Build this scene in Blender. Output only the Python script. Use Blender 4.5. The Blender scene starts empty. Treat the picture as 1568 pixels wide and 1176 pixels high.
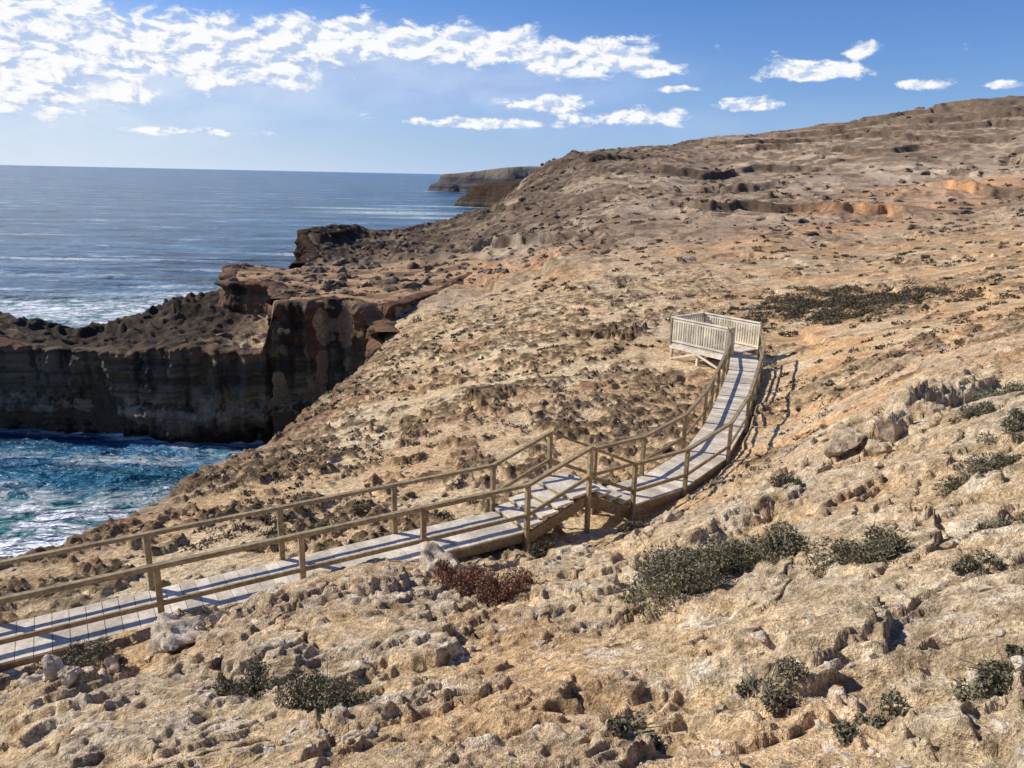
import bpy, math, time
import numpy as np
from mathutils import Vector, Matrix
T0=time.time()
rng=np.random.default_rng(7)
SEA=-24.0
scene=bpy.context.scene
# ------------------------------------------------------------------ helpers
_perm=np.random.default_rng(3).permutation(512).astype(np.int32)
_ang=np.random.default_rng(4).uniform(0,2*np.pi,512)
_gx=np.cos(_ang).astype(np.float32); _gy=np.sin(_ang).astype(np.float32)
def perlin(x,y,seed=0):
    x=np.asarray(x,dtype=np.float64)+seed*17.31; y=np.asarray(y,dtype=np.float64)-seed*9.77
    xi=np.floor(x); yi=np.floor(y); fx=(x-xi).astype(np.float32); fy=(y-yi).astype(np.float32)
    xi=xi.astype(np.int64)&511; yi=yi.astype(np.int64)&511
    u=fx*fx*fx*(fx*(fx*6-15)+10); v=fy*fy*fy*(fy*(fy*6-15)+10)
    x1=(xi+1)&511; y1=(yi+1)&511
    a=_perm[xi]; b=_perm[x1]
    h00=_perm[(a+yi)&511]; h10=_perm[(b+yi)&511]; h01=_perm[(a+y1)&511]; h11=_perm[(b+y1)&511]
    n00=_gx[h00]*fx+_gy[h00]*fy; n10=_gx[h10]*(fx-1)+_gy[h10]*fy
    n01=_gx[h01]*fx+_gy[h01]*(fy-1); n11=_gx[h11]*(fx-1)+_gy[h11]*(fy-1)
    nx0=n00+u*(n10-n00); nx1=n01+u*(n11-n01)
    return (nx0+v*(nx1-nx0))*1.5
def fbm(x,y,lam,octs,seed=0,gain=0.5):
    s=0; a=1.0; t=0
    for o in range(octs):
        s=s+a*perlin(x/lam,y/lam,seed+o*3); t+=a; a*=gain; lam*=0.5
    return s/t
def sstep(a,b,x):
    t=np.clip((x-a)/(b-a),0,1); return t*t*(3-2*t)
def sdpoly(x,y,poly):
    """signed distance, positive inside"""
    x=x.ravel();y=y.ravel()
    d=np.full(x.shape,1e18); ins=np.zeros(x.shape,bool); n=len(poly)
    for i in range(n):
        ax,ay=poly[i]; bx,by=poly[(i+1)%n]
        ex,ey=bx-ax,by-ay; wx=x-ax; wy=y-ay
        t=np.clip((wx*ex+wy*ey)/(ex*ex+ey*ey),0,1)
        d=np.minimum(d,(wx-ex*t)**2+(wy-ey*t)**2)
        c=((ay>y)!=(by>y))&(x<(bx-ax)*(y-ay)/((by-ay) if by!=ay else 1e-9)+ax)
        ins^=c
    return np.sqrt(d)*np.where(ins,1,-1)
def make_mesh(name,verts,faces,mat=None,smooth=True,attrs=None,parent=None):
    verts=np.asarray(verts,dtype=np.float32); faces=np.asarray(faces,dtype=np.int32)
    me=bpy.data.meshes.new(name); nv=len(verts); nf,k=faces.shape
    me.vertices.add(nv); me.vertices.foreach_set("co",verts.ravel())
    me.loops.add(nf*k); me.loops.foreach_set("vertex_index",faces.ravel())
    me.polygons.add(nf); me.polygons.foreach_set("loop_start",np.arange(0,nf*k,k,dtype=np.int32))
    me.polygons.foreach_set("use_smooth",np.full(nf,smooth,dtype=bool))
    me.update(calc_edges=True)
    if attrs:
        for an,arr in attrs.items():
            arr=np.asarray(arr,dtype=np.float32)
            if arr.ndim==2:
                c=me.attributes.new(an,'FLOAT_COLOR','POINT')
                full=np.ones((nv,4),np.float32); full[:,:3]=arr; c.data.foreach_set("color",full.ravel())
            else:
                c=me.attributes.new(an,'FLOAT','POINT'); c.data.foreach_set("value",arr)
    if mat: me.materials.append(mat)
    ob=bpy.data.objects.new(name,me); scene.collection.objects.link(ob)
    if parent: ob.parent=parent
    return ob
def grid_faces(nr,nc):
    i=np.arange(nr-1)[:,None]*nc+np.arange(nc-1)[None,:]
    i=i.ravel(); return np.stack([i,i+1,i+nc+1,i+nc],1)
class NT:
    def __init__(s,tree): s.t=tree; s.n=tree.nodes; s.l=tree.links
    def new(s,typ,**kw):
        n=s.n.new(typ)
        for k,v in kw.items(): setattr(n,k,v)
        return n
    def put(s,sock,v):
        if isinstance(v,bpy.types.NodeSocket): s.l.new(v,sock)
        elif v is not None: sock.default_value=v
    def math(s,op,a,b=None,c=None,clamp=False):
        n=s.new('ShaderNodeMath',operation=op); n.use_clamp=clamp
        s.put(n.inputs[0],a)
        if b is not None: s.put(n.inputs[1],b)
        if c is not None: s.put(n.inputs[2],c)
        return n.outputs[0]
    def mix(s,f,a,b,mode='MIX'):
        n=s.new('ShaderNodeMix',data_type='RGBA',blend_type=mode); n.clamp_factor=True
        s.put(n.inputs[0],f)
        for i,v in ((6,a),(7,b)):
            if isinstance(v,tuple) and len(v)==3: v=v+(1,)
            s.put(n.inputs[i],v)
        return n.outputs[2]
    def noise(s,vec,scale,detail=4,rough=.55,dist=0):
        n=s.new('ShaderNodeTexNoise'); s.put(n.inputs['Vector'],vec)
        n.inputs['Scale'].default_value=scale; n.inputs['Detail'].default_value=detail
        n.inputs['Roughness'].default_value=rough; n.inputs['Distortion'].default_value=dist
        return n.outputs['Fac']
    def ramp(s,f,a,b,lo=0.,hi=1.):
        n=s.new('ShaderNodeMapRange'); s.put(n.inputs[0],f)
        n.inputs[1].default_value=a;n.inputs[2].default_value=b;n.inputs[3].default_value=lo;n.inputs[4].default_value=hi
        n.interpolation_type='SMOOTHSTEP'; return n.outputs[0]
    def mapping(s,vec,scale=(1,1,1),rot=(0,0,0)):
        n=s.new('ShaderNodeMapping'); s.put(n.inputs[0],vec); n.inputs['Scale'].default_value=scale; n.inputs['Rotation'].default_value=rot
        return n.outputs[0]
def new_mat(name):
    m=bpy.data.materials.new(name); m.use_nodes=True; nt=NT(m.node_tree); nt.n.clear()
    out=nt.new('ShaderNodeOutputMaterial'); p=nt.new('ShaderNodeBsdfPrincipled'); nt.l.new(p.outputs[0],out.inputs[0])
    p.inputs['Specular IOR Level'].default_value=.2; p.inputs['Roughness'].default_value=.9
    return m,nt,p
def bump(nt,p,h,dist,strength=1,prev=None):
    b=nt.new('ShaderNodeBump'); b.inputs['Strength'].default_value=strength; b.inputs['Distance'].default_value=dist
    nt.put(b.inputs['Height'],h)
    if prev is not None: nt.l.new(prev,b.inputs['Normal'])
    nt.l.new(b.outputs[0],p.inputs['Normal']); return b.outputs[0]
# ------------------------------------------------------------------ materials
def geo_pos(nt): return nt.new('ShaderNodeNewGeometry').outputs['Position']
gm,nt,p=new_mat('rocky_ground')
at=nt.new('ShaderNodeAttribute',attribute_name='Col'); pos=geo_pos(nt)
n1=nt.noise(pos,7,6,.68); n2=nt.noise(pos,38,4,.65); n3=nt.noise(pos,1.3,5,.65)
c=nt.mix(1,at.outputs['Color'],nt.mix(nt.ramp(n1,.36,.64),(.70,.665,.62),(1.34,1.33,1.31)),'MULTIPLY')
c=nt.mix(1,c,nt.mix(nt.ramp(n2,.36,.58),(.70,.665,.62),(1.18,1.18,1.17)),'MULTIPLY')
c=nt.mix(1,c,nt.mix(nt.ramp(n3,.32,.68),(.84,.82,.79),(1.16,1.16,1.15)),'MULTIPLY')
nt.l.new(c,p.inputs['Base Color'])
hh=nt.math('ADD',nt.math('MULTIPLY',n1,1.6),nt.math('MULTIPLY',n2,.6))
b1=bump(nt,p,hh,.09,1)
p.inputs['Specular IOR Level'].default_value=.08
GROUND=gm
def rock_mat(name,ca,cb,sc=4,bd=.05):
    m,nt,p=new_mat(name); pos=geo_pos(nt)
    n=nt.noise(pos,sc,6,.65); c=nt.mix(nt.ramp(n,.35,.62),ca,cb); nt.l.new(c,p.inputs['Base Color'])
    n2=nt.noise(pos,sc*5,4,.65); bump(nt,p,nt.math('ADD',n,nt.math('MULTIPLY',n2,.4)),bd); p.inputs['Specular IOR Level'].default_value=.1
    return m
ROCKP=rock_mat('pale_limestone',(.42,.32,.22),(.74,.62,.47),7,.06)
ROCKT=rock_mat('tan_limestone',(.34,.245,.155),(.68,.53,.36),6,.08)
ROCKB=rock_mat('brown_rock',(.09,.062,.04),(.34,.245,.16),4,.06)
ROCKH=rock_mat('dark_hill_rock',(.07,.052,.04),(.30,.22,.15),1.2,.2)
# cliff
def cliff_mat(name,dark=1.0):
    m,nt,p=new_mat(name); pos=geo_pos(nt); sx=nt.new('ShaderNodeSeparateXYZ'); nt.l.new(pos,sx.inputs[0])
    st=nt.noise(nt.mapping(pos,(.06,.06,1.6)),1,6,.6); ve=nt.noise(nt.mapping(pos,(.55,.55,.05)),1,6,.6); n=nt.noise(pos,.8,6,.65)
    c=nt.mix(nt.ramp(st,.38,.62),(.115*dark,.086*dark,.06*dark),(.25*dark,.185*dark,.12*dark))
    red=nt.math('MULTIPLY',nt.ramp(sx.outputs[2],-17.5,-14.5),nt.ramp(n,.35,.6))
    c=nt.mix(nt.math('MULTIPLY',red,.75),c,(.28*dark,.125*dark,.06*dark))
    c=nt.mix(nt.math('MULTIPLY',nt.ramp(ve,.47,.62),.85),c,(.03,.025,.02))
    pale=nt.math('MULTIPLY',nt.math('MULTIPLY',nt.ramp(sx.outputs[2],-22.6,-21.8),nt.ramp(sx.outputs[2],-19.0,-21)),nt.ramp(n,.43,.58))
    c=nt.mix(nt.math('MULTIPLY',pale,.8),c,(.46*dark,.365*dark,.24*dark))
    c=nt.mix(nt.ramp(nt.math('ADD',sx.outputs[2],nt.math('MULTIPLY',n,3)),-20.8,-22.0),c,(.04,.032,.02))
    nt.l.new(c,p.inputs['Base Color'])
    n4=nt.noise(pos,3,6,.7)
    bump(nt,p,nt.math('ADD',nt.math('MULTIPLY',st,1.0),nt.math('ADD',nt.math('MULTIPLY',ve,1.2),n4)),.4); p.inputs['Specular IOR Level'].default_value=.1
    return m
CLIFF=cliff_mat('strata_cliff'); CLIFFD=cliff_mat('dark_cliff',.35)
def wood_mat(name,ca,cb,planks=False):
    m,nt,p=new_mat(name); pos=geo_pos(nt)
    g=nt.noise(pos,14,5,.6); g2=nt.noise(nt.mapping(pos,(1,1,1)),2.2,3,.5)
    c=nt.mix(nt.ramp(g,.3,.7),ca,cb); c=nt.mix(1,c,nt.mix(nt.ramp(g2,.3,.7),(.8,.8,.8),(1.15,1.15,1.15)),'MULTIPLY')
    if planks:
        a=nt.new('ShaderNodeAttribute',attribute_name='tone'); c=nt.mix(1,c,nt.mix(a.outputs['Fac'],(.76,.74,.72),(1.12,1.11,1.1)),'MULTIPLY')
    nt.l.new(c,p.inputs['Base Color']); bump(nt,p,g,.004); p.inputs['Roughness'].default_value=.75
    return m
WDECK=wood_mat('weathered_deck_timber',(.58,.50,.39),(.80,.71,.58),True)
WPOST=wood_mat('treated_pine',(.23,.175,.095),(.43,.335,.20),True)
WPLAT=wood_mat('bleached_timber',(.66,.59,.44),(.85,.78,.62),True)
# ------------------------------------------------------------------ terrain
CP=[(0,-3,-.6),(0,0,-1.7),(-4,-2,-2.6),(4,-2,0),(-8,0,-5),(8,0,.2),(-3,3,-3.8),
(0,4,-3.44),(0,7,-4.8),(0,10.3,-5.95),(1.5,4.8,-3.5),(2.4,8,-4.56),(3.35,11.5,-5.4),(2.3,3.2,-2.5),(3.3,5.6,-3.15),(5.3,9.5,-3.9),
(-2.4,6.3,-5.1),(-3.6,9.8,-6.27),(-5.1,9,-6.4),(-5.2,7,-5.98),(-6.5,8.7,-6.85),(-9,6,-6.8),(-14,4,-7.2),
(-2.3,11.3,-6.4),(-3.9,10.7,-6.5),(-3.3,13.4,-7.3),(-.85,12.5,-6.95),(.9,13.7,-7.1),(1.9,14.7,-7.25),(3.3,16,-7.35),(-7.9,11,-7.4),(-5.5,12.7,-7.4),(-.8,14.8,-7.5),(-11,10,-7.7),
(6.5,15.5,-5.7),(9.2,17,-4.6),(9.6,14,-3.7),(6.8,21.5,-7.25),(8.3,22,-6.8),(5.5,19.5,-7.35),(4,17.8,-7.4),(6.4,18.5,-6.9),
(6.7,32.2,-7.6),(8.5,29.9,-7.5),(10,31.5,-7.5),(9.5,27.5,-7.2),(7.5,26,-7.5),(12,30,-6.6),
(-2.9,22.4,-8.5),(-4.3,34,-9.8),(-6.4,51,-10.8),(-8.4,68.5,-12.2),
(.3,24.3,-8.),(.5,36,-8.5),(.6,46.7,-9),(.9,63.6,-9.5),(1.1,82,-8.8),(1.4,105,-6.9),(2,140,-3.5),
(10.6,39,-7.3),(13.5,50,-7.2),(17.3,65,-6.6),(28.6,110,-2.2),(37,145,2.2),(45,182,8.5),
(15.9,30,-5.4),(28.5,55,-5.3),(50.7,100,-1.5),(70,140,5.9),(29.6,45,-4.2),(76.5,120,3.4),(14,15,-2.5),(20,8,1),(40,30,0),(60,50,1),(100,100,6),
(-11.7,17,-9),(-11.5,20.5,-9.8),(-11.7,25.5,-10.5),(-10.7,30,-11),(-10.7,38.5,-11.8),(-10.2,55,-12.8),(-20,12,-9),
(-22,71,-15.8),(-31,70,-15.9),(-48,70,-16.1),(-75,74,-16.5),(-57,81,-15.6),(-46,81,-16.7),(-41,80,-16),(-34,80,-14.5),
(-20,86,-11.8),(-10,85,-11.2),(-3,80,-10.3),(-28,92,-11.8),(-20,100,-11.3),(-24,108,-11),(-31,121,-10),(-25,124,-10),
(-16.2,135,-9.4),(-10,145,-8.2),(-3,155,-5.8),(6.9,165,2.2),(-8,105,-9.6),(-12,120,-9.4),(-5,130,-7.0),
(30.6,175,6.2),(62,185,10.6),(93.6,190,16.6),(114,190,19.6),(140,190,18),(0,230,-1),(40,260,3),(120,300,12),(200,300,12),(60,500,-5),(300,500,5),(-50,300,-12)]
CP=np.array(CP,float)
def qc(x,y): return x/(y+15.)*2.0, np.log(y+15.)
qx,qy=qc(CP[:,0],CP[:,1]); M=len(CP)
def kern(d2): return .5*d2*np.log(d2+1e-12)
K=kern((qx[:,None]-qx)**2+(qy[:,None]-qy)**2)+np.eye(M)*1e-5
Pm=np.stack([np.ones(M),qx,qy],1); A=np.block([[K,Pm],[Pm.T,np.zeros((3,3))]])
W=np.linalg.solve(A,np.concatenate([CP[:,2],np.zeros(3)]))
def tps(x,y):
    a,b=qc(x,y); r=W[M]+W[M+1]*a+W[M+2]*b
    for i in range(M): r=r+W[i]*kern((a-qx[i])**2+(b-qy[i])**2)
    return r
COAST=[(-200,-10),(-80,5),(-30,11),(-13,14.5),(-11.9,17),(-11.7,20.5),(-11.9,25.5),(-11.1,30),(-10.9,38.5),(-10.6,48),(-10.8,58),(-12.3,67.3),(-17,69.6),(-22,68.6),(-31,67),(-40,68.3),(-48,68),(-75,70),(-92,76),(-70,83),(-57,82.5),(-46,82.5),(-39,84),(-34.5,86),(-34,93),(-27,96),(-27.5,105),(-31.7,115),(-32.2,126),(-26,130),(-20,137),(-12,149),(-5,160),(4,172),(14,220),(20,300),(40,700),(900,700),(900,-200),(-200,-200)]
PLAT=[(-33.5,93),(-32,85.5),(-30,80.5),(-24.5,79),(-22.5,72),(-21.8,67.5),(-17,68.4),(-12.3,66.2),(-10,70),(-5.5,79),(-3,86),(-6,100),(-27,98)]
HEADL=[(-32.3,127),(-31.8,115.5),(-28.0,112.5),(-25.0,114),(-24.3,121),(-25,131)]
WALK=np.array([(-12.7,6.9,-6.9),(-7.54,9.94,-6.85),(0.0,14.3,-6.75),(1.25,15.35,-6.35),(2.35,16.3,-7.05),(3.7,17.4,-7.1),(5.2,19.4,-7.1),(6.35,21.8,-7.05),(7.5,24.8,-7.0),(8.7,28.0,-6.9),(9.3,30.4,-6.8)],float)
OUTC=[(-2.75,9.95,1.9,.62,.20,.24),(6.6,13.6,1.7,.55,.36,.32),(5.2,12.9,.9,.4,.24,-.2),(8.4,14.6,1.3,.5,.32,.4),(1.75,4.6,.95,.42,.16,-.3),(-.9,5.5,.9,.36,.14,.2),(-5.2,7.6,.7,.5,.18,.5),(3.2,10.4,1.3,.4,.14,.3),(5.0,7.2,1.2,.45,.16,.5),(-2.9,7.6,.8,.35,.14,-.3)]
def poly_dist(x,y,P):
    d=np.full(x.shape,1e9); zz=np.zeros(x.shape)
    for i in range(len(P)-1):
        ax,ay,az=P[i]; bx,by,bz=P[i+1]; ex,ey=bx-ax,by-ay
        t=np.clip(((x-ax)*ex+(y-ay)*ey)/(ex*ex+ey*ey),0,1)
        dd=np.hypot(x-ax-ex*t,y-ay-ey*t); m=dd<d; d[m]=dd[m]; zz[m]=(az+(bz-az)*t)[m]
    return d,zz
def terrain(x,y,cell):
    """height, albedo colour with pit shade painted in"""
    z=tps(x,y)
    dist=np.hypot(x,y)
    wx=fbm(x,y,9,3,1)*1.2; wy=fbm(x,y,9,3,11)*1.2
    big=sstep(20,60,y)
    d=sdpoly(x+wx*big*.7+fbm(x,y,2.5,3,5)*.6,y+wy*big*.7,COAST)
    dp=sdpoly(x+wx*.4,y+wy*.4,PLAT); pt=-11.5+fbm(x,y,6,3,21)*.2
    z=np.where(dp>-1.2,z+(np.maximum(pt,z)-z)*sstep(-.5,.3,dp),z)
    dh=sdpoly(x+wx*.5,y+wy*.5,HEADL); ht=-9.2+fbm(x,y,7,3,22)*.5
    z=np.maximum(z,z+(np.maximum(ht,z)-z)*sstep(-.9,.5,dh))
    def oc(lam): return np.clip((lam/cell-2.)/2.,0,1)
    ux=x+perlin(x/.55,y/.55,141)*.16+perlin(x/.2,y/.2,143)*.06*oc(.2); uy=y+perlin(x/.55,y/.55,142)*.16+perlin(x/.2,y/.2,144)*.06*oc(.2)
    def ridge(lam,seed): return np.clip(1-np.abs(perlin(ux/lam,uy/lam,seed))*2.4,0,1)
    near=1-sstep(11.5,15.5,y-.25*x)
    far=sstep(50,90,y)
    rest=(1-near)*(1-far)
    ml=1-sstep(.10,.34,x/(y+2)+.07*perlin(x/6,y/6,2)+.05*perlin(x/2,y/2,7))
    midleft=rest*ml; right=rest-midleft
    coastal=sstep(46,8,d)*sstep(84,110,y)
    z=z+.30*fbm(x,y,7,2,31)*sstep(9,25,dist)+fbm(x,y,18,2,32)*far*1.0*sstep(215,150,y)
    z=z+.14*fbm(x,y,2.2,2,33)*oc(1.5)*(.5+.5*near)
    # ---- masks
    msk=fbm(x,y,4.5,3,53); msk2=fbm(ux,uy,1.1,4,54)
    patch=sstep(-.05,.15,msk*.9+msk2*.9+.13*sstep(22,45,y)-.12*sstep(20,15,y))
    crag=ridge(.55,55)**1.5*oc(.55)*.55+ridge(.27,56)*.35*oc(.27)+ridge(.13,57)*.2*oc(.13)+.35*sstep(-.1,.25,fbm(ux,uy,.7,3,58))
    z=z+midleft*(patch*(crag*.20+.05)+crag*.02)
    rightpatch=sstep(.06,.26,msk+msk2*.8)
    z=z+right*(rightpatch*crag*.15+crag*.022)
    # small broken ledges on the middle slope
    t2=z/.62+fbm(ux,uy,7,5,76)*1.2; f2=t2-np.floor(t2)
    tw2=sstep(24,32,y)*sstep(100,80,y)*sstep(-.05,.2,fbm(x,y,9,3,77))*sstep(1,4,d)*sstep(1,-1,dp)
    z=z+(sstep(.42,.52,f2)-f2)*.62*.45*tw2
    # ---- near crust: stepped slabs, pits
    s1=fbm(ux,uy,2.6,6,40); s2=fbm(ux,uy,1.1,5,45)
    plate=sstep(.0,.035,s1); plate2=sstep(.06,.095,s2); plate3=sstep(-.16,-.13,s1+.3*s2)
    slab=plate*.12+plate2*.055+plate3*.08
    z=z+near*slab+right*slab*.7*sstep(35,15,y)
    rough=sstep(-.3,.15,fbm(x,y,1.9,3,63))*.75+.15
    oset=np.zeros_like(x)
    for (ox,oy,orx,ory,oh,orot) in OUTC:
        c_,s_=math.cos(orot),math.sin(orot); dx=ux-ox; dy=uy-oy
        q=1-np.sqrt(((dx*c_+dy*s_)/orx)**2+((-dx*s_+dy*c_)/ory)**2)+fbm(ux,uy,.6,4,130)*.5
        o=sstep(-.02,.07,q)*.6+sstep(.25,.32,q)*.4; z=z+oh*o; oset=np.maximum(oset,sstep(-.02,.07,q))
    plate=np.maximum(plate,oset)
    pit=sstep(.02,.42,perlin(ux/.15,uy/.15,60))*oc(.15); pitb=sstep(.0,.4,perlin(ux/.075,uy/.075,61))*oc(.075)
    knob=ridge(.34,62)*oc(.34)
    micro=perlin(x/.045,y/.045,68)*oc(.045)
    hn=knob*.04*(.3+rough)-pit*.045*rough-pitb*.022*rough+micro*.008
    z=z+near*hn+rest*(-pit*.045+perlin(x/.12,y/.12,64)*.018*oc(.12))
    crack=sstep(.030,.0,np.abs(perlin(ux/1.7,uy/1.7,66)))*oc(.2)*sstep(0,.3,perlin(x/4,y/4,67)+.2)
    z=z-near*.14*crack
    # ---- far hill: ledges & roughness
    vx=x+perlin(x/2.3,y/2.3,151)*.8; vy=y+perlin(x/2.3,y/2.3,152)*.8
    h=2.3; t=z/h+fbm(vx,vy,28,6,70)*1.5; f=t-np.floor(t)
    terr=(sstep(.42,.50,f)-f)*h*.55
    tw=sstep(50,85,y)*np.maximum(sstep(-.1,.25,fbm(x,y,22,4,71)),sstep(4,9,z)*.8)*sstep(230,190,y)
    inP=sstep(1,-1,dp)
    z=z+terr*tw*inP*sstep(-1,4,d)
    def r2(lam,seed): return np.clip(1-np.abs(perlin(vx/lam,vy/lam,seed))*2.2,0,1)
    ro=r2(2.6,72)**1.5*.6*oc(2.6)+r2(1.2,73)*.4*oc(1.2)+.25*perlin(vx/.6,vy/.6,75)*oc(.6)
    rmask=sstep(-.15,.2,fbm(vx,vy,11,4,74))
    z=z+far*inP*ro*(.10+.34*rmask+.6*coastal)*sstep(240,190,y)
    z=z+(1-inP)*sstep(0,1,dp)*ro*.08
    pen=sstep(-20,-24,x)*(y>60)*(y<90)*inP
    z=z+pen*ro*.45
    z=z+(-28-z)*sstep(.9,-1.0,d)
    wd,wz=poly_dist(x,y,WALK)
    lim=wz-.22+np.clip((wd-.62),0,1000)*1.6
    z=np.minimum(z,lim)
    pdist=np.hypot(x-8.4,y-31.7); z=np.minimum(z,np.where(pdist<2.6,-7.3+.0*x,1e9))
    # ---------------- colour
    def col(*c): return np.array(c)[None,:]
    def lerp(a,b,t): return a+(b-a)*t[:,None]
    one=np.ones((len(x),1))
    sand=lerp(one*col(.78,.56,.325),col(.83,.655,.43),sstep(-.3,.3,fbm(x,y,5,3,80)))
    crust=lerp(one*col(.74,.62,.46),col(.60,.47,.32),sstep(-.15,.25,fbm(ux,uy,.8,4,81)))
    cn=lerp(sand,crust,np.clip(.1+.5*plate+.3*plate2,0,1)*(rough+.1))
    cn=lerp(cn,col(.88,.79,.64),sstep(.10,.42,fbm(ux,uy,.45,4,82))*.75)
    cn=lerp(cn,col(.74,.47,.25),sstep(.08,.36,fbm(x,y,2.7,3,92))*.5*(1-plate*.6))
    cn=lerp(cn,col(.27,.185,.11),np.clip(pit*.55+pitb*.45,0,1)*rough*.75)  # pits coloured darker, so crevice shade is painted into the ground
    cn=lerp(cn,col(.12,.08,.05),crack*.6)
    brown=lerp(one*col(.09,.062,.04),col(.31,.215,.135),sstep(-.35,.35,fbm(ux,uy,.5,4,83)))
    cm=lerp(sand,brown,np.clip(patch*sstep(.20,.50,crag+.12*msk2)*.93,0,1))
    cm=lerp(cm,col(.19,.15,.075),sstep(.2,.4,fbm(x,y,1.3,3,93))*.5)
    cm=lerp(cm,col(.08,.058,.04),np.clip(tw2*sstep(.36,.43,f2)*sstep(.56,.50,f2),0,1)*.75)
    cm=lerp(cm,col(.66,.40,.22),sstep(.1,.35,fbm(x,y,8,3,96))*.35)
    orange=lerp(sand,col(.76,.46,.235),sstep(-.25,.2,fbm(x,y,4,3,84)+.25*sstep(32,12,y))*.75)
    orange=lerp(orange,col(.40,.285,.195),sstep(-.02,.25,fbm(ux,uy,1.6,5,94)+.22*sstep(26,40,y)-.12)*.55)
    cr=lerp(orange,brown*1.3,rightpatch*sstep(.15,.45,crag)*.8)
    cr=lerp(cr,crust*1.05,plate*sstep(30,16,y)*.55)
    hill=lerp(one*col(.42,.305,.215),col(.60,.46,.33),sstep(-.3,.35,fbm(x,y,22,4,85)))
    scr=fbm(vx,vy,2.6,5,86)+.5*fbm(x,y,14,2,87)
    hill=lerp(hill,col(.155,.112,.077),sstep(-.08,.16,scr)*.70)
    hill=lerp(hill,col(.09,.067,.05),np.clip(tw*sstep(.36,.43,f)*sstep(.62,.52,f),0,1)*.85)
    hill=lerp(hill,col(.19,.142,.105),sstep(6,14,z-.02*x)*.55)
    hill=lerp(hill,col(.74,.61,.45),np.exp(-((x-2)/11)**2-((y-98)/9)**2)*sstep(-.1,.25,fbm(vx,vy,3,4,99))*.75)
    hill=lerp(hill,col(.68,.54,.40),np.exp(-((x-62)/24)**2-((y-118)/12)**2)*sstep(-.25,.15,fbm(vx,vy,5,4,98))*.8)
    for (ox,oy,orx,ory) in [(19,72,6,3.5),(-1,79,9,3.2),(27,66,7,2.5),(4,66,5,3),(34,80,8,3),(-10,84,8,2.5),(60,105,14,5),(44,92,10,5)]:
        g=np.exp(-((x-ox)/orx)**2-((y-oy)/ory)**2)*(.65+1.3*fbm(vx,vy,3,4,88)); hill=lerp(hill,col(.76,.42,.21),np.clip(g*1.2,0,.8))
    hill=lerp(hill,col(.075,.056,.043),np.clip(coastal*(.75+fbm(vx,vy,5,4,89)),0,.88))
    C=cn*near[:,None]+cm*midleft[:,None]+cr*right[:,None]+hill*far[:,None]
    pc=lerp(one*col(.56,.37,.22),col(.24,.155,.10),sstep(-.2,.25,fbm(vx,vy,3,5,90)))
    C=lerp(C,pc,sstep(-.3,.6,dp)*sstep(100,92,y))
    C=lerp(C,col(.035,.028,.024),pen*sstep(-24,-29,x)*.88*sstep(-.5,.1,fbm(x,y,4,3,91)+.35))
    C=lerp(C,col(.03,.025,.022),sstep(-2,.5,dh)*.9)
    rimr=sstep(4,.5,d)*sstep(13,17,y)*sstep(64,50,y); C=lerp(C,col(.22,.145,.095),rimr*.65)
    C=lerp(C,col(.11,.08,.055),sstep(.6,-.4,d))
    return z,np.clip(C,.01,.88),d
CX,CY=0.,-3.
NA=960; STEP=.0025; NRr=int(math.log(520/2.0)/STEP)
th=np.radians(np.linspace(-52,52,NA)); rr=2.0*np.exp(np.arange(NRr)*STEP)
TH,RR=np.meshgrid(th,rr); X=(CX+RR*np.sin(TH)).ravel(); Y=(CY+RR*np.cos(TH)).ravel(); CELL=(RR*STEP).ravel()
Z=np.empty_like(X); COL=np.empty((len(X),3)); 
CH=200000
for s in range(0,len(X),CH):
    e=slice(s,s+CH); zz,cc,dd=terrain(X[e],Y[e],CELL[e]); Z[e]=zz; COL[e]=cc
ZG=Z.reshape(NRr,NA)
def ground_z(x,y):
    x=np.atleast_1d(np.asarray(x,float)); y=np.atleast_1d(np.asarray(y,float))
    r=np.hypot(x-CX,y-CY); a=np.arctan2(x-CX,y-CY)
    fi=np.clip(np.log(r/2.0)/STEP,0,NRr-1.001); fj=np.clip((a-th[0])/(th[1]-th[0]),0,NA-1.001)
    i=fi.astype(int); j=fj.astype(int); u=fi-i; v=fj-j
    return (ZG[i,j]*(1-u)*(1-v)+ZG[i+1,j]*u*(1-v)+ZG[i,j+1]*(1-u)*v+ZG[i+1,j+1]*u*v)
make_mesh('rocky_hillside_terrain',np.stack([X,Y,Z],1),grid_faces(NRr,NA)[:,::-1],GROUND,True,{'Col':COL})
print('terrain',time.time()-T0)
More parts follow.
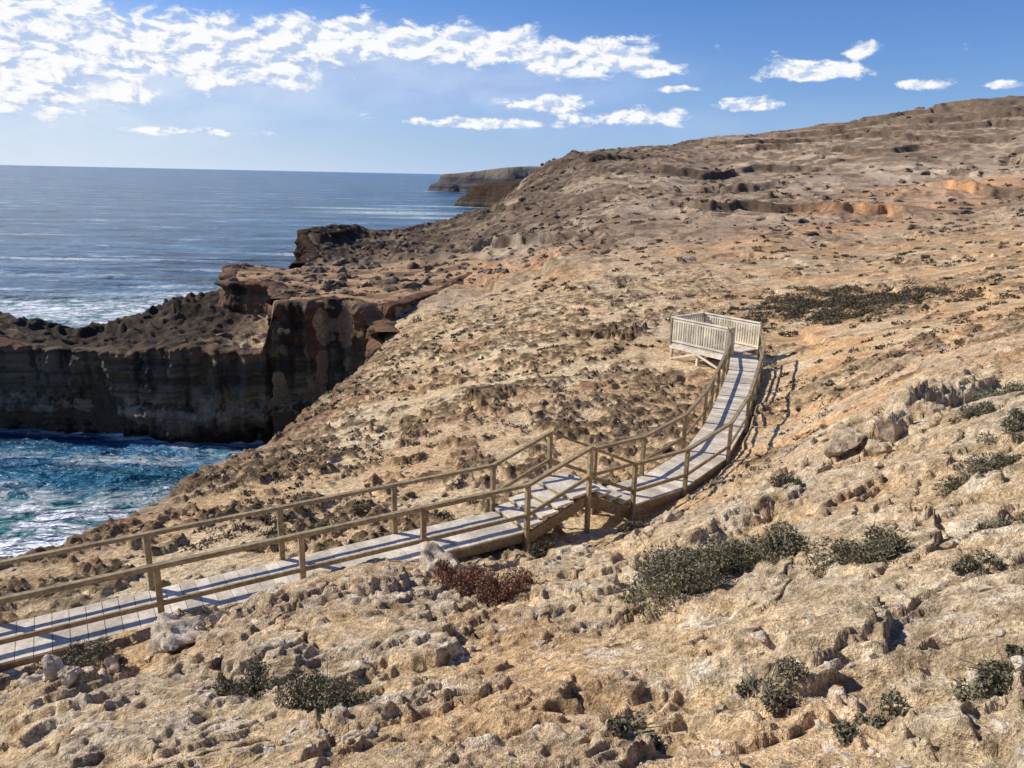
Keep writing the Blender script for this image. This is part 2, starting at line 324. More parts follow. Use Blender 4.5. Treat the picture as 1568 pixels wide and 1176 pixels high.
# ------------------------------------------------------------------ cliffs (curtains)
def curtain(name,path,zb,top_in,mat,step=.14,zstep=.12,amp=1.0,seed=0,inset=.9,lip=.25,maxtop=None):
    P=np.array(path,float); seg=np.hypot(*(P[1:]-P[:-1]).T); L=np.concatenate([[0],np.cumsum(seg)])
    n=int(L[-1]/step); s=np.linspace(0,L[-1],n); px=np.interp(s,L,P[:,0]); py=np.interp(s,L,P[:,1])
    k=max(3,int(1.8/step)); ker=np.ones(k)/k
    pxs=np.convolve(np.pad(px,k,'edge'),ker,'same')[k:-k]; pys=np.convolve(np.pad(py,k,'edge'),ker,'same')[k:-k]
    tx=np.gradient(pxs); ty=np.gradient(pys); l=np.hypot(tx,ty)+1e-9; nx=ty/l; ny=-tx/l
    ix=pxs-nx*top_in; iy=pys-ny*top_in
    tz=ground_z(ix,iy)
    if maxtop is not None: tz=np.minimum(tz,maxtop)
    kk=9; tz=np.convolve(np.pad(tz,kk//2,'edge'),np.ones(kk)/kk,'valid')+.12
    m=int((np.max(tz)-zb)/zstep)+1; t=np.linspace(0,1,m)
    S=np.tile(s,(m,1)); TT=np.tile(t[:,None],(1,n)); ZZ=zb+(tz-zb)[None,:]*TT
    zw=ZZ+fbm(S,ZZ,12,2,seed+1)*.9
    strata=perlin(zw/1.1,S*.03,seed+2)*.5+perlin(zw/.42,S*.05,seed+3)*.28
    colm=-np.abs(perlin(S/2.6,ZZ/16,seed+4))*1.8-np.abs(perlin(S/1.0,ZZ/7,seed+5))*.8
    gen=fbm(S,ZZ,6,5,seed+6)*1.7+fbm(S,ZZ*1.0,.9,3,seed+7)*.45
    off=(strata+colm+gen+.7)*amp
    off=off-TT*inset*.7+(1-TT)**2*.8
    off=off+lip*sstep(.88,.97,TT)-sstep(.985,1.,TT)*.2+.35
    XX=pxs[None,:]+nx[None,:]*off; YY=pys[None,:]+ny[None,:]*off
    rows=[(XX,YY,ZZ)]
    for q,dz in ((.33,.06),(.66,.02),(1.0,-.5)):
        rows.append(((XX[-1]*(1-q)+(pxs-nx*(top_in+.6))*q)[None,:],(YY[-1]*(1-q)+(pys-ny*(top_in+.6))*q)[None,:],(tz+dz+fbm(s,s*0+q*3,1.2,3,seed+9)*.2)[None,:]))
    XX=np.concatenate([r[0] for r in rows]);YY=np.concatenate([r[1] for r in rows]);ZZ=np.concatenate([r[2] for r in rows])
    return make_mesh(name,np.stack([XX.ravel(),YY.ravel(),ZZ.ravel()],1),grid_faces(XX.shape[0],n),mat,True)
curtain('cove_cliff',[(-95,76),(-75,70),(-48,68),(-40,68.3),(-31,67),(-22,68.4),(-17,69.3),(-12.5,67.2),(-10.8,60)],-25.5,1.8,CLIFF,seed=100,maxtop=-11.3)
curtain('plateau_ledge_cliff',[(-33.8,92),(-32.3,85.5),(-30.2,80.3),(-24.5,78.8),(-22.5,72.5),(-22.0,70)],-17.2,1.2,CLIFF,amp=.5,seed=130,inset=.3,lip=.5)
curtain('plateau_ledge_cliff',[(-12.5,66.6),(-10,70),(-5.5,79),(-4,82)],-14.2,1.0,CLIFF,amp=.35,seed=135,inset=.3,lip=.5)
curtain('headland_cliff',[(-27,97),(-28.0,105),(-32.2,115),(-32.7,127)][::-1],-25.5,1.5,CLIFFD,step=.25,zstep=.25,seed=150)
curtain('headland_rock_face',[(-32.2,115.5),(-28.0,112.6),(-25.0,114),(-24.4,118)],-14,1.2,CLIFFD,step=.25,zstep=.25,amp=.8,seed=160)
# ------------------------------------------------------------------ distant headlands
def headland(name,poly,topf,res,mat):
    P=np.array(poly); x0,y0=P.min(0)-res*3; x1,y1=P.max(0)+res*3
    xs=np.arange(x0,x1,res); ys=np.arange(y0,y1,res); GX,GY=np.meshgrid(xs,ys); x=GX.ravel(); y=GY.ravel()
    d=sdpoly(x+fbm(x,y,60,4,200)*14,y+fbm(x,y,60,4,201)*14,poly)
    tz=topf(x,y)+fbm(x,y,50,4,202)*2.5
    z=SEA-3+(tz-SEA+3)*(.45*sstep(-res*.8,res*.8,d)+.12*sstep(res*1.5,res*2.5,d)+.43*sstep(res*3,res*5,d))
    return make_mesh(name,np.stack([x,y,z],1),grid_faces(len(ys),len(xs)),mat,True)
def far_mat(name,a,b,g):
    m,nt,p=new_mat(name); pos=geo_pos(nt); sx=nt.new('ShaderNodeSeparateXYZ'); nt.l.new(pos,sx.inputs[0])
    st=nt.noise(nt.mapping(pos,(.01,.01,.28)),1,6,.6); c=nt.mix(nt.ramp(st,.4,.6),a,b)
    c=nt.mix(nt.ramp(sx.outputs[2],-8,2),c,g); nt.l.new(c,p.inputs['Base Color']); bump(nt,p,nt.noise(pos,.15,8,.65),3); return m
FARM=far_mat('distant_cliff',(.055,.048,.052),(.13,.11,.105),(.22,.18,.14))  # cliff colours cooled slightly, painting distance haze into the rock
headland('distant_headland',[(-128,1150),(-95,1120),(-40,1100),(60,1085),(300,1050),(500,1500),(-20,1500),(-90,1300)],lambda x,y:-2+14*sstep(-125,20,x)+0*y,4.,FARM)
headland('distant_headland',[(-50,620),(-34,600),(0,585),(120,560),(200,760),(0,760),(-42,680)],lambda x,y:-9+5*sstep(-40,20,x)+0*y,2.5,cliff_mat('mid_cliff',.35))
# ------------------------------------------------------------------ sea
ths=np.radians(np.linspace(-62,62,900)); rs=np.concatenate([12*np.exp(np.arange(760)*.0053),12*np.exp(760*.0053)*np.exp(np.arange(1,90)*.052)])
TS,RS=np.meshgrid(ths,rs); sx_=(RS*np.sin(TS)).ravel(); sy_=(RS*np.cos(TS)-3).ravel(); cl=(RS*.0053).ravel()
sd=-sdpoly(sx_,sy_,COAST)
fade=np.clip(1.5-cl/1.5,0,1)
zs=SEA+fade*(fbm(sx_*.6+sy_*.3,sy_,14,3,300)*.8+fbm(sx_,sy_*1.6,3.5,3,301)*.4*np.clip(1.6-cl*2,0,1)+np.abs(perlin(sx_/1.3,sy_/1.3,305))*.2*np.clip(1.6-cl*4,0,1))
def ell(cx,cy,rx,ry,rot=0):
    c,s=math.cos(rot),math.sin(rot); dx=sx_-cx; dy=sy_-cy
    return np.exp(-((dx*c+dy*s)/rx)**2-((-dx*s+dy*c)/ry)**2)
foam=np.zeros_like(sx_)
for a in [(-30,45,11,3.0,.35,1.5),(-36,44,8,4,0,1.5),(-24,49.5,9,2.2,.75,1.45),(-19,56,7,2.2,.95,1.4),(-24,63,9,1.4,-.4,.8),(-42,53,9,2.5,0,.75),(-34,61,12,1.4,0,.55),(-32,50,12,4,.3,.8),
          (-68,132,30,14,.1,1.25),(-50,118,14,12,.3,1.3),(-44,104,8,10,0,1.2),(-95,135,26,7,.1,.95),(-60,150,30,5,.1,.9),
          (-125,207,42,2.6,.06,1.2),(-180,281,26,3.5,0,1.05),(-75,490,45,22,.12,1.1),(-105,540,44,12,0,1.1),(-48,440,30,10,.2,1.1),(-45,235,22,4,.1,1.0),(-60,600,50,10,.05,1.0),(-70,160,12,3,.1,.8),(-120,1140,22,22,0,1.),(-62,232,30,3,.05,.9),(-110,175,30,3,.05,.85),(-60,190,25,2.5,.05,.85)]:
    foam=np.maximum(foam,ell(*a[:5])*a[5])
foam=np.maximum(foam,sstep(3.0,.1,sd)*.9)
turq=np.clip(ell(-30,44,20,10)*1.3+ell(-60,125,42,18)*.6+ell(-70,490,70,50)*.5,0,1)
m,nt,p=new_mat('ocean_water'); pos=geo_pos(nt)
fa=nt.new('ShaderNodeAttribute',attribute_name='foam').outputs['Fac']; tu=nt.new('ShaderNodeAttribute',attribute_name='turq').outputs['Fac']
nf=nt.noise(nt.mapping(pos,(.6,1,1)),.5,8,.66,1.0); nf2=nt.noise(pos,.07,5,.6,.5)
lace=nt.math('SUBTRACT',1,nt.math('MULTIPLY',nt.math('ABSOLUTE',nt.math('SUBTRACT',nf,.5)),14))
v=nt.math('ADD',nt.math('MULTIPLY',fa,.85),nt.math('MULTIPLY',nt.math('SUBTRACT',nf,.5),3.4))
v=nt.math('ADD',v,nt.math('MULTIPLY',nt.math('SUBTRACT',nf2,.5),1.0))
fm=nt.ramp(v,.50,.88)
lm=nt.math('MULTIPLY',nt.math('MULTIPLY',nt.math('MAXIMUM',lace,0),nt.ramp(fa,.08,.5)),.8)
rip=nt.noise(nt.mapping(pos,(.3,1,1)),.16,6,.70,.2)
rip2=nt.noise(nt.mapping(pos,(.3,1,1)),.035,6,.70,.2)
caps=nt.math('MULTIPLY',nt.ramp(nt.math('ADD',rip,nt.math('MULTIPLY',rip2,.6)),.91,.98),.8)
fm=nt.math('MAXIMUM',nt.math('MAXIMUM',fm,lm),caps)
base=nt.mix(nt.ramp(nt.math('ADD',nt.math('MULTIPLY',rip,.55),nt.math('MULTIPLY',rip2,.45)),.42,.57),(.004,.048,.11),(.06,.23,.40))  # lighter blue on ripple crests paints light speckle into the water colour
base=nt.mix(tu,base,(.012,.16,.165)); base=nt.mix(nt.math('MULTIPLY',nt.ramp(fa,.25,.9),.6),base,(.06,.38,.36))
nt.l.new(nt.mix(fm,base,(.85,.88,.89)),p.inputs['Base Color'])
nt.put(p.inputs['Roughness'],nt.ramp(fm,0,1,.18,.8)); p.inputs['IOR'].default_value=1.33; p.inputs['Specular IOR Level'].default_value=.28
w1=nt.noise(nt.mapping(pos,(.6,1,1)),.45,5,.62)
bump(nt,p,nt.math('ADD',nt.math('MULTIPLY',w1,1.3),nt.math('ADD',nt.math('MULTIPLY',rip,3.5),nt.math('ADD',nt.math('MULTIPLY',rip2,14.),nt.math('MULTIPLY',fm,.12)))),1.4,1)
make_mesh('ocean_water',np.stack([sx_,sy_,zs],1),grid_faces(len(rs),len(ths))[:,::-1],m,True,{'foam':foam,'turq':turq})
print('sea',time.time()-T0)
# ------------------------------------------------------------------ boardwalk
class Boxes:
    def __init__(s): s.v=[];s.f=[];s.t=[];s.n=0
    def beam(s,a,b,w,h,up=(0,0,1),off=0,tone=None):
        a=Vector(a);b=Vector(b);d=(b-a).normalized(); up=Vector(up); side=d.cross(up).normalized(); u=side.cross(d).normalized()
        ch=min(w,h)*.08
        prof=[(-w/2+ch,-h/2),(w/2-ch,-h/2),(w/2,-h/2+ch),(w/2,h/2-ch),(w/2-ch,h/2),(-w/2+ch,h/2),(-w/2,h/2-ch),(-w/2,-h/2+ch)]
        for e in (a,b):
            for (q,r) in prof: s.v.append(tuple(e+side*q+u*r))
        n=s.n; K=8
        for i in range(K): s.f.append((n+i,n+(i+1)%K,n+K+(i+1)%K,n+K+i))
        for base,rev in ((n,1),(n+K,0)):
            for qd in ((0,1,2,7),(2,3,6,7),(3,4,5,6)):
                qq=[base+k for k in qd]; s.f.append(tuple(qq[::-1] if rev else qq))
        tt=rng.random() if tone is None else tone
        s.t+= [tt]*16; s.n+=16
    def build(s,name,mat,parent):
        return make_mesh(name,s.v,s.f,mat,False,{'tone':np.array(s.t)},parent)
bw=bpy.data.objects.new('boardwalk',None); scene.collection.objects.link(bw)
HW=.56
nP=len(WALK); nrm=[]
for i in range(nP):
    a=WALK[max(i-1,0)]; b=WALK[i]; c=WALK[min(i+1,nP-1)]
    d1=(b-a)[:2]; d2=(c-b)[:2]
    d1=d1/np.linalg.norm(d1) if i>0 else d2/np.linalg.norm(d2); d2=d2/np.linalg.norm(d2) if i<nP-1 else d1
    n1=np.array([-d1[1],d1[0]]); n2=np.array([-d2[1],d2[0]]); mm=(n1+n2)/np.linalg.norm(n1+n2); mm=mm/np.dot(mm,n1); nrm.append(mm)
nrm=np.array(nrm)
Lf=WALK.copy(); Lf[:,:2]+=nrm*HW; Rt=WALK.copy(); Rt[:,:2]-=nrm*HW
deck=Boxes(); frame=Boxes(); posts=Boxes(); rails=Boxes()
for i in range(nP-1):
    L0,L1,R0,R1=Lf[i],Lf[i+1],Rt[i],Rt[i+1]; ln=np.linalg.norm(WALK[i+1]-WALK[i]); pw=.235; k=max(1,round(ln/pw))
    stair=i in (2,3)
    if stair: k=4
    for j in range(k):
        g=.0045/ln; t0=j/k+g; t1=(j+1)/k-g
        if stair: t1+=.03; 
        q=[L0+(L1-L0)*t0,R0+(R1-R0)*t0,R0+(R1-R0)*t1,L0+(L1-L0)*t1]
        if stair:
            lev=WALK[i][2]+(WALK[i+1][2]-WALK[i][2])*((j+1)/k if WALK[i+1][2]>WALK[i][2] else j/k)-.001*j
            for v in q: v[2]=lev
        dz=0 if stair else rng.uniform(-.003,.003); n=deck.n; thk=.05 if stair else .04
        for zz in (0,-thk):
            for v in q: deck.v.append((v[0],v[1],v[2]+zz+dz))
        deck.f+=[(n,n+1,n+2,n+3),(n+7,n+6,n+5,n+4),(n,n+4,n+5,n+1),(n+1,n+5,n+6,n+2),(n+2,n+6,n+7,n+3),(n+3,n+7,n+4,n)]
        deck.t+=[rng.random()]*8; deck.n+=8
        if stair:
            rise=abs(WALK[i+1][2]-WALK[i][2])/k
            tt=t0 if WALK[i+1][2]>WALK[i][2] else t1-.03
            a=L0+(L1-L0)*tt; b=R0+(R1-R0)*tt; a[2]=b[2]=lev-thk-rise/2-.004; frame.beam(a+(b-a)*.06,b-(b-a)*.06,.025,rise*.9,tone=.9)
    dn=np.array([0,0,-.135 if not stair else -.2])
    for A,B,sg in ((L0,L1,1),(R0,R1,-1)):
        inn=(WALK[i]-A)*.10; frame.beam(A+dn+inn*.4,B+dn+(WALK[i+1]-B)*.04,.05,.19 if not stair else .24,tone=.3)
    if not stair: frame.beam(WALK[i]+dn,WALK[i+1]+dn,.05,.18,tone=.3)
    for E,sgn in ((Lf,1),(Rt,-1)):
        o0=np.array([*(nrm[i]*sgn*.05),0]); o1=np.array([*(nrm[i+1]*sgn*.05),0]); A=E[i]+o0; B=E[i+1]+o1
        up=np.array([0,0,1.])
        dv=(B-A)/np.linalg.norm(B-A); ov=dv*.02
        rails.beam(A+up*1.0-ov,B+up*1.0+ov,.10,.06,tone=.6)
        rails.beam(A+up*.36,B+up*.36,.045,.075,tone=.5)
        sl=np.linalg.norm(B-A); kk=max(1,round(sl/2.0))
        for j in range(kk+(1 if i==nP-2 else 0)):
            pnt=A+(B-A)*j/kk; gz=float(ground_z(pnt[0],pnt[1])[0])
            posts.beam((pnt[0],pnt[1],min(gz,pnt[2]-.3)-.15),(pnt[0],pnt[1],pnt[2]+.965),.092,.092,up=tuple(dv*np.array([1,1,0])))
for i in range(nP):
    frame.beam(Lf[i]+np.array([0,0,-.30]),Rt[i]+np.array([0,0,-.30]),.08,.10,tone=.3)
deck.build('deck_planks',WDECK,bw); frame.build('bearers',WPOST,bw); posts.build('posts',WPOST,bw); rails.build('handrails',WPOST,bw)
# viewing platform
vp=bpy.data.objects.new('viewing_platform',None); scene.collection.objects.link(vp)
A=np.array([6.75,32.3]); ax=np.array([.616,-.788]); ay=np.array([.788,.616]); LX,LY=2.9,2.1; DZ=-6.75
def pp(s,t,z): q=A+ax*s+ay*t; return (q[0],q[1],z)
fl=Boxes()
n=int(LX/.145)
for j in range(n): fl.beam(pp((j+.5)*LX/n,0,DZ-.02),pp((j+.5)*LX/n,LY,DZ-.02),.135,.04)
fl.build('floor',WDECK,vp)
fr=Boxes()
for t in (0.0,LY/2,LY): fr.beam(pp(-.03,t,DZ-.15),pp(LX+.03,t,DZ-.15),.05,.2,tone=.8)
for s in (0,LX): fr.beam(pp(s,.03,DZ-.3),pp(s,LY-.03,DZ-.3),.08,.1,tone=.6)
legs=[(.05,.05),(LX/2,.05),(LX-.05,.05),(.05,LY-.05),(LX/2,LY-.05),(LX-.05,LY-.05)]
for s,t in legs:
    q=pp(s,t,0); gz=float(ground_z(q[0],q[1])[0]); fr.beam((q[0],q[1],gz-.3),(q[0],q[1],DZ-.05),.1,.1,up=(ax[0],ax[1],0))
g0=-7.55
fr.beam(pp(.05,-.06,g0+.1),pp(LX/2,-.06,DZ-.25),.04,.09,tone=.7); fr.beam(pp(LX/2,-.06,DZ-.25),pp(LX-.05,-.06,g0+.1),.04,.09,tone=.7)
fr.beam(pp(LX+.06,.05,g0+.1),pp(LX+.06,LY/2,DZ-.25),.04,.09,tone=.7)
fr.build('substructure',WPLAT,vp)
ba=Boxes(); rl=Boxes()
def bal(s0,t0,s1,t1):
    a=np.array(pp(s0,t0,DZ)); b=np.array(pp(s1,t1,DZ)); L=np.linalg.norm(b-a); k=max(2,int(L/.125)); u=np.array([0,0,1.])
    rl.beam(a+u*1.08,b+u*1.08,.13,.045,tone=1); rl.beam(a+u*.98,b+u*.98,.04,.09,tone=.8); rl.beam(a+u*.09,b+u*.09,.04,.09,tone=.8)
    for j in range(1,k): c=a+(b-a)*j/k; ba.beam(c+u*.135,c+u*.935,.045,.075,up=tuple((b-a)/L))
    for c in (a,b): rl.beam(c-u*.1,c+u*1.057,.1,.1,up=tuple((b-a)/L))
bal(0,0,LX,0); bal(0,0,0,LY); bal(0,LY,LX,LY); bal(LX,0,LX,.35); 
ba.build('balusters',WPLAT,vp); rl.build('top_rails',WPLAT,vp)
# ------------------------------------------------------------------ rocks
def ico(sub):
    import bmesh
    bm=bmesh.new(); bmesh.ops.create_icosphere(bm,subdivisions=sub,radius=1); v=np.array([x.co[:] for x in bm.verts]); f=np.array([[q.index for q in x.verts] for x in bm.faces]); bm.free(); return v,f
I1,F1=ico(2); I3,F3=ico(5)
def rock_shape(V,seed,flat=.65,amp=.5):
    r=np.random.default_rng(seed); v=V.copy()
    for k in range(11):
        nn=r.normal(size=3); nn/=np.linalg.norm(nn); dcut=r.uniform(.35,.8); dd=v@nn; v=v-np.outer(np.clip(dd-dcut,0,9),nn)
    n=perlin(v[:,0]*1.7+seed,v[:,1]*1.7+v[:,2],seed%50)*.5+perlin(v[:,0]*4+v[:,2]*3,v[:,1]*4+seed,seed%40)*.25
    if len(V)>500: n=n+perlin(v[:,0]*9+v[:,2]*7,v[:,1]*9-v[:,2]*6,2)*.14+perlin(v[:,0]*20+v[:,2]*17,v[:,1]*21-v[:,2]*15,5)*.07
    v=v*(1+amp*n)[:,None]; v[:,2]*=flat; v[:,0]*=r.uniform(.8,1.35); return v
def scatter_rocks(name,N,V,F,xs,ys,sz,mat,seed,sink=.25):
    r=np.random.default_rng(seed); shapes=[rock_shape(V,seed+i) for i in range(14)]
    VV=np.empty((N,len(V),3),np.float32); z=ground_z(xs,ys)
    for i in range(N):
        v=shapes[r.integers(14)]; a=r.uniform(0,6.28); c,s=math.cos(a),math.sin(a)
        VV[i,:,0]=(v[:,0]*c-v[:,1]*s)*sz[i]+xs[i]; VV[i,:,1]=(v[:,0]*s+v[:,1]*c)*sz[i]+ys[i]; VV[i,:,2]=v[:,2]*sz[i]*r.uniform(.7,1.3)+z[i]+sz[i]*(.3-sink)
    FF=(F[None]+(np.arange(N)*len(V))[:,None,None]).reshape(-1,3)
    return make_mesh(name,VV.reshape(-1,3),FF,mat,False)
def persp_sample(N,r0,r1,a0=-48,a1=48,seed=0):
    r=np.random.default_rng(seed); R=r0*np.exp(r.random(N)*math.log(r1/r0)); a=np.radians(r.uniform(a0,a1,N)); return CX+R*np.sin(a),CY+R*np.cos(a),R
def keep(x,y,*arrs,clear=.8):
    wd,_=poly_dist(x,y,WALK); d=sdpoly(x,y,COAST); k=(wd>clear)&(d>1.)&(np.hypot(x-8.4,y-31.7)>2.4)&(np.hypot(x,y)>1.8)
    return [q[k] for q in (x,y)+arrs]
x,y,R=persp_sample(8000,5.5,34,seed=11); sz=.008+.05*rng.random(len(x))**5; sz=sz*(.6+R/14)
k=fbm(x,y,2,2,95)+rng.normal(0,.25,len(x))>-.05; x,y,sz=x[k],y[k],sz[k]; x,y,sz=keep(x,y,sz)
scatter_rocks('loose_stones',len(x),I1,F1,x,y,sz,ROCKP,500)
x,y,R=persp_sample(10000,17,95,-35,45,seed=12); sz=(.025+.14*rng.random(len(x))**4)*(.7+R/60)
k=(fbm(x,y,4.5,3,53)+rng.normal(0,.2,len(x))>-.02)&(y>15)&(y-.25*x>14); x,y,sz=x[k],y[k],sz[k]; x,y,sz=keep(x,y,sz,clear=.9)
scatter_rocks('brown_stones',len(x),I1,F1,x,y,sz,ROCKB,600,.35)
x,y,R=persp_sample(7000,80,215,-20,42,seed=13); sz=.10+.7*rng.random(len(x))**5
d=sdpoly(x,y,COAST); k=(fbm(x,y,12,3,74)+sstep(30,8,d)*.5+rng.normal(0,.15,len(x))>.08); x,y,sz,d=x[k],y[k],sz[k],d[k]; sz=sz*(1+sstep(25,5,d)*.5); x,y,sz=keep(x,y,sz)
scatter_rocks('hillside_boulders',len(x),I1,F1,x,y,sz,ROCKH,700,.3)
for i,(bx,by,br,s) in enumerate([(-1.0,10.8,.48,1),(-4.45,8.95,.44,2),(-4.0,9.5,.2,3),(-5.7,8.1,.26,4),(5.9,12.9,.36,5),(6.7,12.9,.4,6),(6.3,12.5,.25,7),(5.3,12.3,.3,8),(4.7,12.1,.2,10),(-5.3,7.8,.2,12),(2.9,13.1,.28,13),(2.3,12.9,.22,14),(-5.0,8.5,.18,15),(-4.9,7.5,.15,16),(2.5,12.3,.16,17),(7.6,13.4,.3,18)]):
    v=rock_shape(I3,900+s,.8,.5)*br; gz=float(ground_z(bx,by)[0]); v=v+np.array([bx,by,gz+br*(.38 if bx<0 else .25)])
    make_mesh('limestone_boulder',v,F3,ROCKP if bx<0 else ROCKT,True)
# ------------------------------------------------------------------ shrubs
def shrub_mat(name,a,b):
    m,nt,p=new_mat(name); t=nt.new('ShaderNodeAttribute',attribute_name='tone').outputs['Fac']
    nt.l.new(nt.mix(t,a,b),p.inputs['Base Color']); p.inputs['Roughness'].default_value=.8; return m
SG=shrub_mat('saltbush_foliage',(.085,.072,.04),(.30,.265,.17)); SR=shrub_mat('red_saltbush_foliage',(.12,.052,.03),(.38,.20,.12)); SD=shrub_mat('dark_scrub_foliage',(.055,.043,.026),(.19,.155,.095))
def shrub_geo(cx,cy,r,h,nl,seed,leaf=.022,twigs=True):
    g=np.random.default_rng(seed); gz=float(ground_z(cx,cy)[0]); nc=max(5,int(16*(r/.4)**1.3))
    ang=g.uniform(0,6.28,nc); rad=r*np.sqrt(g.random(nc))*.95; ccx=cx+np.cos(ang)*rad; ccy=cy+np.sin(ang)*rad*.85
    hz=h*(1-(rad/r)**2*.6)*g.uniform(.45,1.1,nc); cz=ground_z(ccx,ccy)+hz*.6
    ci=g.integers(0,nc,nl); dirs=g.normal(size=(nl,3)); dirs/=np.linalg.norm(dirs,axis=1)[:,None]
    cr=r*.27*g.uniform(.5,1.3,nc); rr_=cr[ci]*(.3+.95*g.random(nl)**.6)
    C=np.stack([ccx[ci],ccy[ci],cz[ci]],1)+dirs*rr_[:,None]*np.array([1,1,.85])
    C[:,2]=np.maximum(C[:,2],ground_z(C[:,0],C[:,1])+.005)
    u=g.normal(size=(nl,3))+dirs*.8; u/=np.linalg.norm(u,axis=1)[:,None]; w=np.cross(u,g.normal(size=(nl,3))); w/=np.linalg.norm(w,axis=1)[:,None]+1e-9
    L=leaf*g.uniform(.5,1.4,nl)[:,None]; Wd=L*.42
    V=np.stack([C-u*L,C+w*Wd,C+u*L,C-w*Wd],1).reshape(-1,3); F=np.arange(nl*4).reshape(-1,4)
    tn=np.clip(g.random(nl)*.7+.3*g.random(nc)[ci],0,1); tn=np.repeat(tn,4)
    if twigs:
        nt_=nc*9; k=g.integers(0,nc,nt_); b=np.stack([cx+(ccx[k]-cx)*.3,cy+(ccy[k]-cy)*.3,np.full(nt_,gz-.02)],1)
        e=np.stack([ccx[k],ccy[k],cz[k]],1)+g.normal(size=(nt_,3))*cr[k][:,None]*.95; e[:,2]=np.maximum(e[:,2],gz+.03)
        s=g.normal(size=(nt_,3)); s/=np.linalg.norm(s,axis=1)[:,None]; s*=.005
        V2=np.stack([b-s,b+s,e+s*.5,e-s*.5],1).reshape(-1,3); F2_=np.arange(nt_*4).reshape(-1,4)+len(V); V=np.concatenate([V,V2]); F=np.concatenate([F,F2_]); tn=np.concatenate([tn,np.full(nt_*4,.8)])
    return V,F,tn
SH=[(1.95,7.6,.66,.58,13000,SG),(2.8,7.7,.46,.36,6000,SG),(3.15,6.3,.40,.26,4200,SG),(4.1,10.8,.27,.28,2400,SG),(5.3,8.2,.40,.28,3600,SG),
(-1.6,6.0,.46,.38,7500,SG),(-2.6,6.7,.34,.18,2600,SG),(-5.75,8.95,.46,.38,5600,SG),(-4.95,8.6,.22,.26,1900,SG),(-.15,9.65,.50,.34,5600,SR),(-.8,9.95,.4,.28,3600,SR),
(1.5,3.95,.22,.17,1900,SG),(2.45,3.25,.22,.18,1900,SG),(.66,3.7,.2,.14,1600,SG),(1.85,3.3,.18,.12,1300,SG),(7.5,12.0,.36,.3,2600,SG),(8.9,13.6,.45,.32,2800,SG),(3.4,5.0,.2,.12,1100,SG),(4.3,6.1,.26,.18,1600,SG),(7.0,10.2,.34,.26,2400,SG),(6.1,9.3,.24,.18,1500,SG),
(-3.7,17.6,.28,.26,1200,SG),(-4.4,16.6,.26,.22,900,SG),(-1.55,16.4,.3,.26,1200,SG),(-5.2,15.2,.3,.2,900,SG),(-2.6,18.8,.22,.2,700,SG),(.6,13.0,.3,.2,1400,SD),(2.6,14.6,.3,.25,1200,SG)]
for i,(a,b,r,h,nl,mt) in enumerate(SH):
    V,F,tn=shrub_geo(a,b,r,h,nl,40+i,leaf=.013+.0008*b); make_mesh('red_saltbush_shrub' if mt is SR else 'saltbush_shrub',V,F,mt,False,{'tone':tn})
x,y,R=persp_sample(3600,20,150,-22,46,seed=31); k=(fbm(x,y,9,3,97)+rng.normal(0,.2,len(x))>.08); x,y,R=x[k],y[k],R[k]; x,y,R=keep(x,y,R,clear=1.1)
Vs=[];Fs=[];Ts=[];n=0
for i in range(len(x)):
    r=rng.uniform(.08,.30)*(1+R[i]/120); V,F,tn=shrub_geo(x[i],y[i],r,r*.5,60,3000+i,leaf=.02+R[i]*.0010,twigs=False); Vs.append(V);Fs.append(F+n);Ts.append(tn);n+=len(V)
for i in range(150):
    a=rng.normal(17.0,2.6); b=rng.normal(40,2.8); r=rng.uniform(.3,.85); V,F,tn=shrub_geo(a,b,r,r*.45,220,6000+i,leaf=.06,twigs=False); Vs.append(V);Fs.append(F+n);Ts.append(tn);n+=len(V)
make_mesh('coastal_scrub',np.concatenate(Vs),np.concatenate(Fs),SD,False,{'tone':np.concatenate(Ts)})
print('plants',time.time()-T0)
# ------------------------------------------------------------------ sun, sky, clouds
SAZ,SEL=-72.,36.
s=Vector((math.sin(math.radians(SAZ))*math.cos(math.radians(SEL)),math.cos(math.radians(SAZ))*math.cos(math.radians(SEL)),math.sin(math.radians(SEL))))
L=bpy.data.lights.new('sun','SUN'); L.energy=5.0; L.angle=math.radians(.53); L.color=(1,.94,.83)
lo=bpy.data.objects.new('sun',L); scene.collection.objects.link(lo); lo.rotation_euler=s.to_track_quat('Z','Y').to_euler(); lo.location=(-100,50,80)
w=bpy.data.worlds.new('World'); scene.world=w; w.use_nodes=True; nt=NT(w.node_tree); nt.n.clear()
out=nt.new('ShaderNodeOutputWorld'); bg=nt.new('ShaderNodeBackground'); nt.l.new(bg.outputs[0],out.inputs[0]); bg.inputs['Strength'].default_value=.10
sky=nt.new('ShaderNodeTexSky',sky_type='NISHITA'); sky.sun_disc=False; sky.sun_elevation=math.radians(SEL); sky.sun_rotation=math.radians(SAZ); sky.air_density=1.0; sky.dust_density=.4; sky.ozone_density=3
tc=nt.new('ShaderNodeTexCoord').outputs['Generated']; se=nt.new('ShaderNodeSeparateXYZ'); nt.l.new(tc,se.inputs[0])
DEG=57.29578
az=nt.math('MULTIPLY',nt.math('ARCTAN2',se.outputs[0],se.outputs[1]),DEG); el=nt.math('MULTIPLY',nt.math('ARCSINE',se.outputs[2]),DEG)
cv=nt.new('ShaderNodeCombineXYZ'); nt.l.new(az,cv.inputs[0]); nt.l.new(el,cv.inputs[1]); AE=cv.outputs[0]
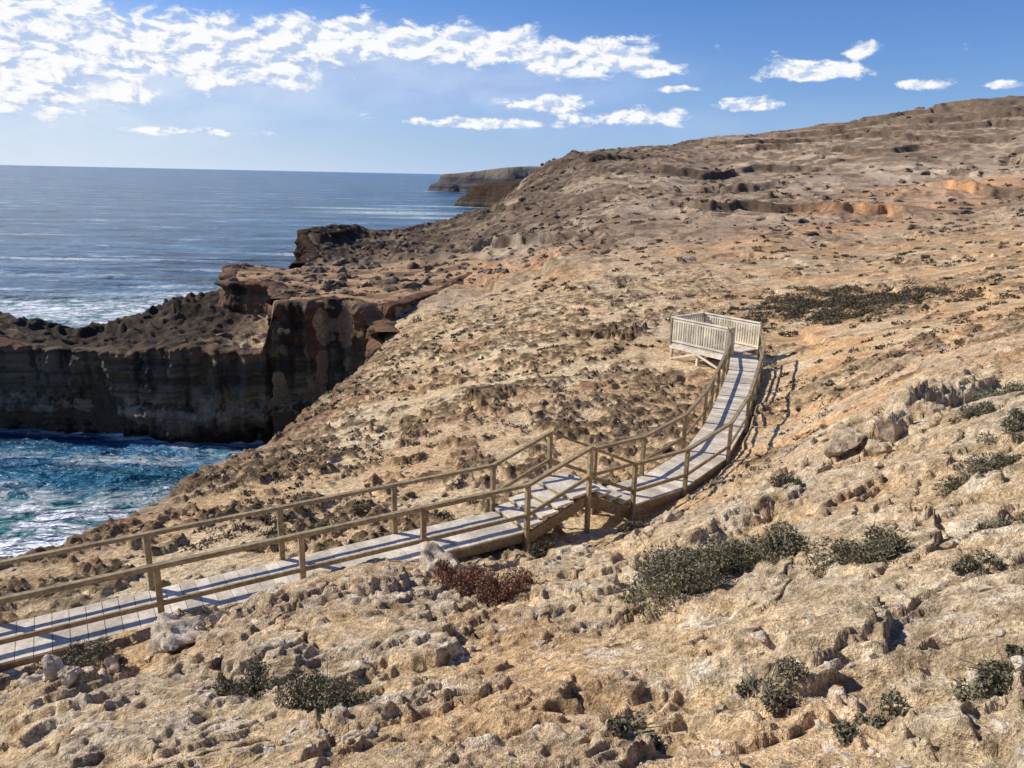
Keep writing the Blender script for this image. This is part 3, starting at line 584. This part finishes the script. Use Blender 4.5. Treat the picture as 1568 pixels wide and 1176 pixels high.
def blobs(lst):
    tot=None
    for (a,e,ra,re,wt) in lst:
        s1=nt.new('ShaderNodeVectorMath',operation='SUBTRACT'); nt.l.new(AE,s1.inputs[0]); s1.inputs[1].default_value=(a,e,0)
        s2=nt.new('ShaderNodeVectorMath',operation='DIVIDE'); nt.l.new(s1.outputs[0],s2.inputs[0]); s2.inputs[1].default_value=(ra,re,1)
        s3=nt.new('ShaderNodeVectorMath',operation='DOT_PRODUCT'); nt.l.new(s2.outputs[0],s3.inputs[0]); nt.l.new(s2.outputs[0],s3.inputs[1])
        g=nt.math('MULTIPLY',nt.math('POWER',.3679,s3.outputs['Value']),wt)
        tot=g if tot is None else nt.math('MAXIMUM',tot,g)
    return tot
mask=blobs([(-32,7.2,12,3.0,1.25),(-35,4.8,11,2.0,1.1),(-21,7.3,9,2.2,1.2),(-11,8.6,9,1.4,1.15),(-3,8.5,6,1.3,1.15),(4.0,7.9,6.5,1.4,1.15),(8.6,7.3,2.6,.8,1.0),
 (19.2,7.0,3.8,.75,1.1),(22.2,8.0,1.6,.65,1),(15.5,4.9,2.8,.55,1.05),(2.5,4.9,4,.7,.95),(8,4.1,5,.7,.95),(-3,3.5,8,.45,.85),(11,5.9,1.8,.35,.95),(26,6,2,.4,.85),(30.5,5.8,1.6,.3,.95),(-22,2.4,6,.35,.7)])
mask=nt.math('MINIMUM',nt.math('MULTIPLY',mask,1.35),1.17)
def cn(off):
    m1=nt.new('ShaderNodeVectorMath',operation='ADD'); nt.l.new(AE,m1.inputs[0]); m1.inputs[1].default_value=off
    mp=nt.mapping(m1.outputs[0],(.6,1.15,1)); return nt.noise(mp,.7,8,.62,.3)
na=cn((0,0,0)); nb=cn((-.35,.34,0))
dens=nt.math('ADD',nt.math('MULTIPLY',mask,.85),nt.math('SUBTRACT',nt.math('MULTIPLY',na,2.2),1.54))
alpha=nt.ramp(dens,.0,.38)
lit=nt.ramp(nt.math('SUBTRACT',na,nb),-.10,.05)
ccol=nt.mix(lit,(5.0,6.2,8.5),(9.9,9.9,9.9))
hz=blobs([(-13,6.2,17,2.6,1.1),(-30,4.2,16,4.5,.9),(0,6.0,10,2.0,1.05),(6,3.6,14,1.4,.6)])
hz=nt.math('MULTIPLY',nt.math('MINIMUM',nt.math('MULTIPLY',hz,1.2),1.0),nt.ramp(nt.noise(nt.mapping(AE,(.3,.9,1)),.35,6,.55,.3),.25,.6,.6,1.))
skyc=nt.mix(1,sky.outputs[0],(.46,.74,1.22),'MULTIPLY')
leftglow=nt.ramp(az,10,-38)
horc=nt.mix(leftglow,(4.6,6.2,9.0),(7.4,8.3,9.4))
hf=nt.math('POWER',2.718,nt.math('MULTIPLY',nt.math('ABSOLUTE',el),-.25))
hbody=nt.ramp(nt.noise(nt.mapping(AE,(.35,.8,1)),.5,6,.55,.4),.35,.65)
hcol=nt.mix(leftglow,nt.mix(hbody,(3.0,4.4,7.8),(4.0,5.5,8.6)),nt.mix(hbody,(5.4,6.6,8.7),(7.2,8.0,9.3)))
c=nt.mix(hz,skyc,hcol); c=nt.mix(nt.math('MULTIPLY',hf,.9),c,horc); c=nt.mix(nt.math('MULTIPLY',alpha,.96),c,ccol)
nt.l.new(c,bg.inputs['Color'])
# ------------------------------------------------------------------ camera
cam=bpy.data.cameras.new('camera'); cam.sensor_width=36; cam.lens=27.05; cam.clip_start=.05; cam.clip_end=100000
co=bpy.data.objects.new('camera',cam); scene.collection.objects.link(co)
co.matrix_world=Matrix.Rotation(math.radians(74.83),4,'X')@Matrix.Rotation(math.radians(1.2),4,'Z')
scene.camera=co
scene.view_settings.view_transform='Standard'; scene.view_settings.look='None'; scene.view_settings.exposure=0
print('done',time.time()-T0)
